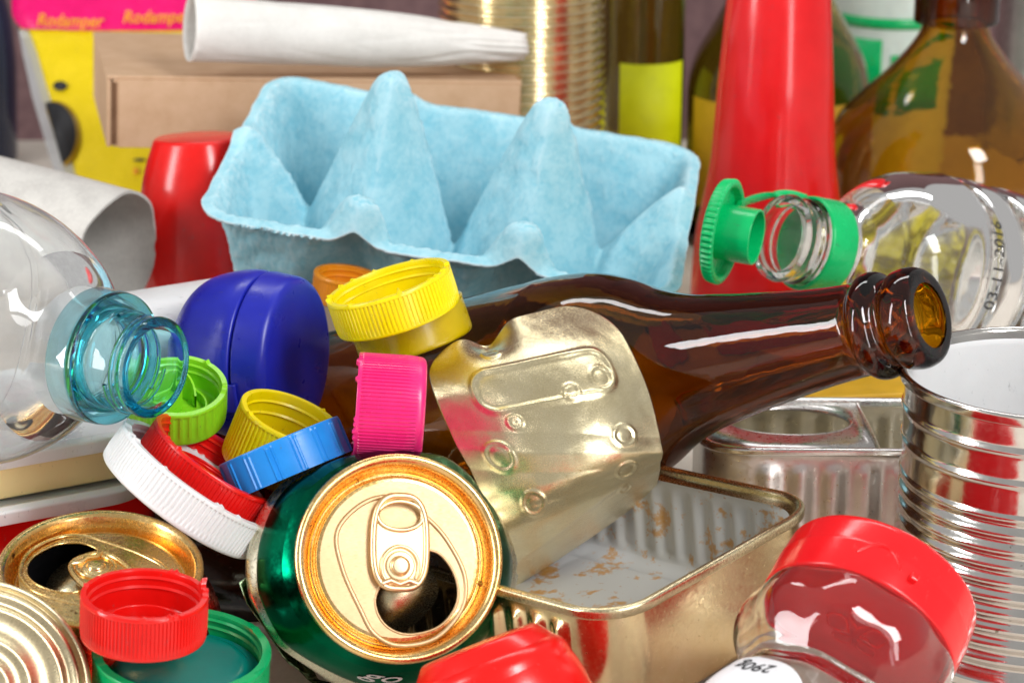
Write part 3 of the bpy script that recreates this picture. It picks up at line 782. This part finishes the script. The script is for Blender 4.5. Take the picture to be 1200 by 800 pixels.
def green_can():
    t = thing("green_drink_can", "crushed green drink can facing the viewer with gold lid and opened ring pull", "can", "opened drink cans")
    R = 2.56
    can_lid(t, R, 0, GOLD, GOLD_DEEP, PANEL)
    def crush(r, z, a):
        k = min(1, max(0, (-z-.35)/1.6)); ca, sa = math.cos(a), math.sin(a)
        f = 1 + k*(.055*math.cos(2*a) + .02*math.cos(5*a+1)) + .05*k*noise.noise(Vector((ca*1.4, sa*1.4, z*.9))) - .09*k*max(0, .32-abs(noise.noise(Vector((ca*1.7, sa*1.7, z*.25+3)))))
        dent = .28*math.exp(-((a-3.75 if a > 0 else a)/.35)**2)*min(1, max(0, (-z-1.8)/1))
        return (r*f*(1-dent)*ca - .10*k, r*f*(1-dent)*sa - .05*k, z + .06*k*noise.noise(Vector((ca*2, sa*2, 4))))
    lathe("neck", spline_xy([(R-.06, -.45), (R+.06, -.62), (R+.2, -.78)]), CANGREEN, t, 160, crush, smooth=60)
    lathe("green_wall", spline_xy([(R+.2, -.78), (R+.45, -1.15), (R+.56, -1.45), (R+.58, -1.6)]), CANGREEN, t, 160, crush, smooth=60)
    lathe("pale_band", spline_xy([(R+.58, -1.6), (R+.74, -1.95), (R+.74, -2.5), (R+.55, -3.1)]), CANCREAM, t, 160, crush, smooth=60)
    lathe("lower_wall", spline_xy([(R+.55, -3.1), (R+.3, -3.8), (R+.6, -4.6), (R+.1, -5.4), (R+.3, -6.5), (R-.5, -7)]), CANCREAM, t, 160,
          lambda r, z, a: crush(r*(1+.12*noise.noise(Vector((math.cos(a)*3, math.sin(a)*3, z*1.1)))), z, a), smooth=25)
    lathe("inside_wall", [(R-.5, -.7), (R-.1, -1), (R+.2, -2), (R+.1, -5), (0, -6)], SILVER, t, 90)
    # folded scrap of torn wall at lower left
    pts = [(-3.3, -.1, -2.4), (-3.75, -.5, -2.2), (-3.5, -.95, -2.6), (-3.1, -1.6, -2.3), (-2.6, -2.3, -2.2), (-2.2, -2.6, -2.6)]
    rows = []
    for k in range(6):
        rows.append([Vector(p) + Vector((.26*k - .1*(k % 2), .1*k*((i % 2)*2-1)*.5 - .12*k, -.3*k + .25*((i+k) % 2))) for i, p in enumerate(pts)])
    vs = [v for r_ in rows for v in r_]; n = len(pts)
    fs = [(j*n+i, j*n+i+1, (j+1)*n+i+1, (j+1)*n+i) for j in range(5) for i in range(n-1)]
    o = link("crumpled_fold", vs, fs, metal("crumpled_green_foil", (.25, .34, .2), .16), t, 12, .03)
    # white script at the foot of the green wall
    vs, fs = text_data("go", 1.0, .4, 0, .005)
    out = []
    for v in vs:
        a = -PI/2 - .1 + v.x/2.9; zz = -.98 + v.y*.42
        rr = R + (.2 + (zz+.78)/(-.37)*.25 if zz < -.78 else .2 + (zz+.78)/(-.17)*.15) + .035
        out.append(Vector(crush(rr, zz, a)))
    link("lettering", out, fs, WHITE, t, 0)
    pose(t, 469, 653, 56, (.16, .1, .97), (1, 0, 0))
def spline_xy(p, n=8): return [(v.x, v.y) for v in spline([(a, b, 0) for a, b in p], n)]
green_can()
def gold_can():
    t = thing("red_drink_can", "red drink can with deep gold lid and dark drinking hole at left", "can", "opened drink cans")
    can_lid(t, 2.56, math.radians(212), GOLD_DEEP, GOLD_DEEP)
    lathe("body", rp([(2.5, -.45), (2.65, -.7, .2), (3.1, -1.5, .5), (3.1, -10, .3), (2.5, -10.6), (0, -10.3)]), CANRED, t, 110)
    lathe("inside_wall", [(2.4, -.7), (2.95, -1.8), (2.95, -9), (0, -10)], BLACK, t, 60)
    pose(t, 118, 662, 57.6, (-.02, .82, .57), (1, 0, 0))
gold_can()

# gold jar lid lower left
def jar_lid():
    t = thing("gold_jar_lid", "round brushed gold lid with pressed rings in the bottom left corner", "lid")
    def ring(c, a): return [(c-.14, 0), (c-.07, a), (c, a*1.15), (c+.07, a), (c+.14, 0)]
    pr = [(0, .0)] + ring(.75, .07) + ring(1.3, .07) + ring(2.1, .09) + ring(2.5, .1) + [(2.68, 0)] + rp([(2.68, 0), (2.72, .12, .06), (2.84, .12, .06), (2.9, -.3, .1), (2.9, -1.0)])
    lathe("plate", pr, metal("brushed_brass", (.78, .66, .42), .3, (1, 12, 1), .35), t, 150, smooth=60)
    pose(t, -27, 806, 53.4, (.15, .3, .94), (1, .6, 0))
    t.matrix_world = t.matrix_basis @ Matrix.Scale(.945, 4)
jar_lid()

# ------------------------------------------------------------------ peeled sheet lid
def sheet_lid():
    G = [  # rows down the sheet: (px, py, depth) at u = -1, -.33, .33, 1
        [(508, 400, 62.0), (572, 384, 61.6), (636, 364, 61.9), (704, 350, 62.6)],
        [(503, 440, 60.7), (585, 425, 60.2), (664, 408, 60.2), (732, 396, 61.2)],
        [(522, 494, 59.9), (605, 478, 59.2), (688, 462, 59.2), (758, 452, 60.2)],
        [(552, 552, 59.2), (630, 536, 58.6), (705, 518, 58.6), (772, 505, 59.6)],
        [(580, 618, 59.0), (650, 592, 58.7), (715, 562, 58.9), (774, 540, 60.0)],
        [(590, 656, 60.6), (655, 625, 60.5), (718, 588, 60.8), (772, 556, 61.7)],
        [(592, 694, 64.0), (655, 654, 64.0), (714, 614, 64.3), (768, 574, 64.9)],
    ]
    G = [[P(*c) for c in r] for r in G]
    def cr(v, t):
        n = len(v)-1; t = min(max(t, 0), 1)*n; i = min(int(t), n-1); f = t-i
        a, b, c, d = v[max(i-1, 0)], v[i], v[i+1], v[min(i+2, n)]
        if i == 0: a = 2*b - c
        if i == n-1: d = 2*c - b
        return .5*((2*b)+(c-a)*f+(2*a-5*b+4*c-d)*f*f+(3*b-a-3*c+d)*f**3)
    def S(u, v): return cr([cr(r, u) for r in G], v)
    WL, LL = 5.6, 8.2
    def ridge(dist, w_): return math.exp(-(dist/w_)**2)
    def seg_rr(x, y, cx, cy, hx, hy, r):
        qx, qy = abs(x-cx)-(hx-r), abs(y-cy)-(hy-r)
        return abs(math.hypot(max(qx, 0), max(qy, 0)) + min(max(qx, qy), 0) - r)
    circ = [(1.75, .85, .24), (3.35, 2.6, .2), (1.7, 3.1, .17), (4.45, 4.05, .33), (.95, 3.9, .36), (4.35, 5.3, .34), (1.3, 5.2, .32), (4.2, 6.3, .24), (4.3, 2.35, .3)]
    NX, NY = 150, 210; vs, fs = [], []
    r1_ = 1.45
    org = P(640, 520, 60)
    for j in range(NY+1):
        b = -1+2*j/NY; b = math.copysign(1-(1-abs(b))**1.5, b) * .35 + b*.65
        y = (b+1)/2*LL; r0 = r1_ if y < LL/2 else .35
        ey = abs(y-LL/2)-(LL/2-r0); hx = WL/2 if ey <= 0 else WL/2-r0+math.sqrt(max(0, r0*r0-ey*ey))
        for i in range(NX+1):
            x = WL/2 + (-1+2*i/NX)*hx
            u, v = x/WL, y/LL
            p = S(u, v)
            e = 1e-3
            n = (S(u+e, v)-p).cross(S(u, v+e)-p)
            n = n.normalized() if n.length > 0 else Vector((0, -1, 0))
            if n.dot(CAM-p) < 0: n = -n
            h = .06*ridge(seg_rr(x, y, 2.85, 2.15, 1.85, .6, .5), .08)
            for cx, cy, cr_ in circ:
                dd = math.hypot(x-cx, y-cy); h += .045*ridge(dd-cr_, .05) + .03/(1+math.exp(min(50, (dd-cr_*.6)/.03)))
            # buckle on the upper edge
            bk = math.exp(-((x-1.75)/.6)**2)*math.exp(-(y/.75)**2)
            h += -.3*bk + .07*math.exp(-((x-2.7)/.5)**2)*math.exp(-(y/.5)**2)
            # long soft creases across
            h += .12*max(0, 1-abs(y-4.2-.25*(x-2.8))/.55) - .08*max(0, 1-abs(y-5.4-.1*(x-2.8))/.5) + .05*max(0, 1-abs(y-6.3+.35*(x-2.8))/.35)
            h += .012*noise.noise(Vector((x*.8, y*.8, 1))) + .008*noise.noise(Vector((x*3, y*3, 5)))
            p = p + n*h + Vector((0, 0, -.26*bk))
            vs.append(p-org)
    for j in range(NY):
        for i in range(NX):
            a = j*(NX+1)+i; fs.append((a, a+1, a+NX+2, a+NX+1))
    o = link("peeled_tin_lid", vs, fs, metal("brushed_gold_sheet", (.93, .82, .54), .25, (1, 12, 22), .3, (.84, .72, .44), (5, .7, (.5, .25, .04))), None, 70, .03)
    o.location = org*U
    tag(o, "pale gold peeled-off tin lid bent over the dark beer bottle", "tin lid")
sheet_lid()

# ------------------------------------------------------------------ rectangular tins
def rr_loop(hx, hy, r, off, n=22, ns=90):
    """rounded rectangle points with outward normal and (side, position)"""
    out = []
    for sx, sy, a0 in ((1, 1, 0), (-1, 1, 90), (-1, -1, 180), (1, -1, 270)):
        for k in range(n):
            a = math.radians(a0 + 90*k/(n))
            out.append((sx*(hx-r), sy*(hy-r), math.cos(a), math.sin(a), 0, 0))
        nx_ = {0: (0, 1), 90: (-1, 0), 180: (0, -1), 270: (1, 0)}[a0]
        L = 2*(hx-r) if a0 in (0, 180) else 2*(hy-r)
        for k in range(ns):
            s = k/ns
            cx, cy = sx*(hx-r), sy*(hy-r)
            if a0 == 0: cx -= L*s
            elif a0 == 90: cy -= L*s
            elif a0 == 180: cx += L*s
            else: cy += L*s
            out.append((cx, cy, nx_[0], nx_[1], 1 if a0 in (0, 180) else 2, L*s))
    return out, r
def rr_vessel(name, prof, hx, hy, r, m, t, ribs=None, close=True, lean=0):
    lp, _ = rr_loop(hx, hy, r, 0); vs, fs = [], []; n = len(lp)
    for (o, z) in prof:
        for cx, cy, nx, ny, side, s in lp:
            oo = o
            if ribs and side in ribs[3] and ribs[1] < z < ribs[2]:
                k = min(1, (z-ribs[1])/.25, (ribs[2]-z)/.25)
                L = 2*(hx-r) if side == 1 else 2*(hy-r)
                k *= min(1, s/.3, (L-s)/.3)
                oo += ribs[4]*k*(.5-.5*math.cos(2*PI*s/ribs[0]))
            vs.append((cx+nx*(r+oo), cy+ny*(r+oo), z))
    for j in range(len(prof)-1):
        for k in range(n):
            k2 = (k+1) % n; fs.append((j*n+k, j*n+k2, (j+1)*n+k2, (j+1)*n+k))
    if close: fs.append(tuple(range((len(prof)-1)*n, len(prof)*n)))
    return link(name, vs, fs, m, t, 50)
def lacquer():
    m, nt, b = base("stained_white_lacquer")
    v = coords(nt); n3 = noise_n(nt, v, .85, 7, .68); n4 = noise_n(nt, v, 4.5, 5, .7)
    f = ramp(nt, n3, [(.55, g(0)), (.59, g(.7)), (.68, g(1))]); f2 = ramp(nt, n4, [(.66, g(0)), (.69, g(.9))])
    mx = node(nt, 'ShaderNodeMix', data_type='RGBA'); nt.links.new(f, mx.inputs[0])
    mx.inputs[6].default_value = (.6, .61, .6, 1); mx.inputs[7].default_value = (.6, .28, .03, 1)
    m2 = node(nt, 'ShaderNodeMix', data_type='RGBA'); nt.links.new(f2, m2.inputs[0]); nt.links.new(mx.outputs[2], m2.inputs[6])
    m2.inputs[7].default_value = (.42, .19, .04, 1)
    nt.links.new(m2.outputs[2], b.inputs['Base Color']); b.inputs['Roughness'].default_value = .32
    b.inputs['Metallic'].default_value = .0
    bump(nt, n3, b, .3, .03); return m
def sardine():
    t = thing("gold_fish_tin", "open gold fish tin with ribbed stained inside in front of the beer bottle", "tin", "open rectangular fish tins")
    hx, hy, r = 5.3, 4.2, 1.25; H = 3.1
    rb = (.72, .35, H-.5, (1,), .14)
    wallm = metal("gold_tin_wall", (.86, .7, .42), .2, None, .12, (.8, .62, .34), (3.2, .7, (.4, .18, .03)))
    rr_vessel("wall", [(-.3, 0), (-.08, .02), (0, .12)] + [(0, .2+(H-.6)*k/24) for k in range(25)] + [(0, H-.32), (.05, H-.28)], hx, hy, r, wallm, t, rb, False)
    rr_vessel("rim", rp([(.02, H-.3), (.16, H-.28, .06), (.2, H-.02, .09), (.06, H+.03, .06), (-.06, H-.04, .04), (-.1, H-.2, .08), (-.24, H-.3)]), hx, hy, r, GOLD_PALE, t, None, False)
    rr_vessel("lining", [(-.24, H-.3), (-.1, H-.36)] + [(-.1, H-.4-(H-.7)*k/24) for k in range(25)] + [(-.14, .26), (-.3, .15), (-.8, .14), (-.9, .2), (-1.0, .2)], hx, hy, r, lacquer(), t, rb)
    fr = view_frame(820, 655)
    cv = lambda a: (fr[0]*a[0] + fr[1]*a[1] + fr[2]*a[2]).normalized()
    Z = (cv((-.06, .9, .38))); y = -cv((-.61, -.36, .706)); y = (y - Z*y.dot(Z)).normalized(); x = y.cross(Z)
    A = P(938, 588, 60.0)                       # back right corner of the rim
    org = A - y*(hy-.3) - x*(hx-.3) - Z*H
    t.matrix_basis = Matrix.Translation(org*U) @ Matrix((x, y, Z)).transposed().to_4x4()
sardine()
def silver_tin():
    t = thing("silver_fish_tin", "dull silver ribbed fish tin behind the gold one under the bottle neck", "tin", "open rectangular fish tins")
    hx, hy, r = 6.0, 2.75, 1.3; H = 3.6
    rb = (.92, .2, H-.45, (1,), .12)
    rr_vessel("wall", [(-.3, 0), (-.08, .02), (0, .12)] + [(0, .2+(H-.6)*k/24) for k in range(25)] + [(0, H-.28), (.02, H-.22)], hx, hy, r, ALU, t, rb, False)
    rr_vessel("rim", rp([(.0, H-.24), (.12, H-.2, .05), (.14, H, .07), (.0, H+.03, .04), (-.12, H-.02, .04), (-.16, H-.2)]), hx, hy, r, metal("bright_rim", (.9, .89, .87), .2), t, None, False)
    rr_vessel("lining", [(-.16, H-.2), (-.06, H-.3)] + [(-.06, H-.32-(H-.6)*k/24) for k in range(25)] + [(-.2, .14), (-1.0, .12)], hx, hy, r, metal("tin_inside", (.85, .8, .68), .35), t, rb)
    # remains of the lid curled over the left end
    out = [(-hx+.1+1.2, hy-.2), (-hx+.35, hy-1.0), (-hx+.1, hy-1.6), (-hx+.1, -hy+1.4), (-hx+.45, -hy+.6), (-hx+1.3, -hy+.12), (-1.2, -hy+.1), (-1.0, hy-.1)]
    hl = [(-3.3+1.85*math.cos(a), .55+1.55*math.sin(a)) for a in [2*PI*k/48 for k in range(48)]]
    vs, fs = plate_data(out, [hl], H-.12)
    a = tube_data([(x, y, H-.16) for x, y in hl], .05, True, 8)
    b = tube_data([(-1.1, -hy+.15, H-.15), (-1.05, 0, H-.1), (-1.0, hy-.15, H-.15)], .05, False, 8)
    vs, fs = merge((vs, fs), a, b)
    link("torn_lid", vs, fs, metal("grey_lid_remains", (.6, .57, .55), .3), t, 40, .03)
    t.location = Vector(P(1090, 560, 66.5)*U); 
    c = P(1056, 575, 66.6); t.location = Vector((c.x, c.y, .25))*U
    t.rotation_euler = (math.radians(-5), math.radians(.5), math.radians(0))
silver_tin()

# ------------------------------------------------------------------ right tin
t = ribbed_tin("open_ribbed_tin", "open ribbed silver tin with white inside standing at the right edge", 1217, 61, 3.6, 7.65, 1, TIN, .44, 4.95, amp=.055, bands=(6.6, 5.75))
stand(t, 1199, 61.5)

# ------------------------------------------------------------------ small clear jar with red lid
def jar():
    t = thing("clear_squeeze_jar", "clear squeezy jar with glossy red lid lying at the bottom right", "jar")
    rc = 2.46
    lathe("lid", rp([(0, 1.75), (rc-.5, 1.75), (rc-.02, 1.68, .22), (rc+.03, .9, .05), (rc+.04, .85, .05), (rc+.02, 0, .06), (rc-.12, -.02, .03), (rc-.14, .2), (0, .25)], 6), RED_GLOSS, t, 140)
    vs, fs = boxd((0, 0, 0), (.32, .2, .2)); 
    o = bevel(link("catch", vs, fs, RED_GLOSS, t, 0), .04); o.location = Vector((rc*math.cos(-.9)+.05, rc*math.sin(-.9)-.05, .5))*U; o.rotation_euler = (0, 0, -.9)
    ang = -1.25
    pts = [((rc+.03)*math.cos(ang+.22*s), (rc+.03)*math.sin(ang+.22*s), .95-.42*s*s) for s in [k/12-1 for k in range(25)]]
    vs, fs = tube_data(pts, .045); link("lid_notch", vs, fs, RED_GLOSS, t, 60)
    body = spline_xy([(2.3, .1), (2.42, -.05), (2.56, -.3), (2.66, -.9), (2.5, -1.5), (2.15, -1.95), (2.0, -2.2), (2.1, -2.5), (2.4, -3.0), (2.7, -3.8), (2.85, -5), (2.9, -7), (2.8, -10)], 9)
    lathe("body", shell2(body), PET2, t, 130, lambda r, z, a: (r*(1+.02*math.cos(9*a))*math.cos(a), r*(1+.02*math.cos(9*a))*math.sin(a), z), smooth=70, closed=True)
    # star-like moulding under the lid
    pd = []
    for k in range(5):
        a = 2*PI*k/5
        lp = [((.15+.7*s)*math.cos(a+.5*math.sin(PI*s)*sg), (.15+.7*s)*math.sin(a+.5*math.sin(PI*s)*sg), .1) for sg in (1, -1) for s in ([q/10 for q in range(11)] if sg == 1 else [1-q/10 for q in range(1, 10)])]
        pd.append(tube_data(lp, .03, True, 6))
    vs, fs = merge(*pd); link("moulding", vs, fs, RED, t, 60)
    # label, and its upside-down weight
    lm = plastic("jar_label_white", (.82, .82, .84), .35, 0, .03)
    def wrap(x, y, off=.03, a0=-1.58):
        z = -3.75 + y; a = a0 + x/2.4
        rr = 2.6
        for (p0, p1) in zip(body, body[1:]):
            if p1[1] <= z <= p0[1]: rr = p0[0] + (p1[0]-p0[0])*(p0[1]-z)/(p0[1]-p1[1]+1e-9); break
        rr = rr*(1+.02*math.cos(9*a)) + off
        return (rr*math.cos(a), rr*math.sin(a), z)
    A0 = -1.95
    vs, fs = [], []; n, mm = 40, 40
    for j in range(mm+1):
        b = -1+2*j/mm; hx_ = 1.75*math.sqrt(max(0, 1-abs(b)**2.6))
        for i in range(n+1): vs.append(wrap((-1+2*i/n)*hx_, b*1.75-.75, .025, A0))
    for j in range(mm):
        for i in range(n):
            a = j*(n+1)+i; fs.append((a, a+1, a+n+2, a+n+1))
    link("label", vs, fs, lm, t, 80)
    for s, cx, cy, sz in (("290g", .3, .52, .48), ("e", -.62, .52, .66)):
        vs, fs = text_data(s, sz, .2, 0, .004)
        link("lettering", [wrap(cx - v.x, cy - v.y, .045, A0) for v in vs], fs, BLACK, t, 0)
    pose(t, 1003, 742, 54.5, (.4, .74, -.53), (1, 0, .2))
jar()

# ------------------------------------------------------------------ tubs at the left
def tub(label, px, py, d, H, m, hx, hy, z, yaw, lidm, name="food_tub", rims=True):
    t = thing(name, label, "tub", "stacked plastic tubs")
    r = 1.5
    rr_vessel("body", [(-.5, 0), (-.3, .02), (-.22, .1), (-.12, H*.5), (-.02, H-.1), (-.05, H), (-.6, H)], hx, hy, r, m, t, None, True)
    if rims:
        rr_vessel("lid", rp([(-.1, H-.3), (.16, H-.34, .05), (.2, H+.06, .08), (.0, H+.16, .06), (-.3, H+.06, .1), (-.5, H+.04), (-1.2, H+.04)]), hx, hy, r, lidm, t, None, True)
    c = P(px, py, d)
    t.location = Vector((c.x, c.y, z))*U; t.rotation_euler = (0, 0, math.radians(yaw))
    return t
LIDW = plastic("white_tub_lid", (.84, .85, .85), .3, .2, .03)
tub("cream tub with white lid under the clear teal-necked bottle", 2, 520, 64, 1.35, CREAM, 3.8, 3.2, 3.6, 28, LIDW)
tub("shallow white tub stacked between the cream tub and red tub", -2, 545, 63.9, .3, MILKY, 3.65, 3.1, 3.1, 28, LIDW, rims=True)
tub("red tub at the bottom of the stack beside the gold-lidded can", 14, 560, 66.3, 3.0, RED, 4.6, 3.6, 0, 20, LIDW, rims=False)

# deeper things in the gaps; the dark bottle and yellow sheet are added
t = thing("dark_gap_filler", "dark brown bottle shape added deep under the caps to darken the gaps", "bottle")  # added dark body; the gaps between caps would otherwise show pale table
lathe("body", rp([(0, -4), (2.4, -4, .4), (2.5, -3, .3), (2.5, 2, 1.5), (1.2, 4.5, 1), (1.2, 5.5), (0, 5.5)]), plastic("gap_filler_brown", (.02, .007, .003), .08, 0), t, 80)
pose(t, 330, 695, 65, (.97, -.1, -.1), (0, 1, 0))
t = thing("yellow_carton", "yellow card pack lying behind the silver fish tin", "carton")
vs, fs = boxd((0, 0, 1.4), (6, 5, 2.8)); bevel(link("pack", vs, fs, plastic("yellow_card", (.75, .42, .02), .5, 0), t, 0), .08)
stand(t, 1020, 75, 0, 8)

def tinter():  # crumpled sheet added only to give the clear bottle its yellow tints
    t = thing("yellow_tinter", "crumpled olive yellow wrapper added behind the clear bottle with green collar to tint it yellow", "tinter")
    vs, fs = [], []; n = 60
    for j in range(n+1):
        for i in range(n+1):
            x, z = -2.3+4.4*i/n, 3.5*j/n
            q = Vector((x*.8, z*.8, 1.5))
            f = abs(noise.noise(q))*1.6 + abs(noise.noise(q*2.3))*.7 + .3*noise.noise(q*5)
            vs.append((x + .35*noise.noise(q*1.2+Vector((5, 0, 0))), f*1.1, z*(1+.12*noise.noise(Vector((x, 0, 7))))))
    for j in range(n):
        for i in range(n):
            a = j*(n+1)+i; fs.append((a, a+1, a+n+2, a+n+1))
    link("film", vs, fs, plastic("olive_yellow_tint", (.72, .6, .02), .16, 0, .45), t, 30, .03)
    stand(t, 1056, 82, 2.7)
    t.rotation_euler.y = .2
tinter()
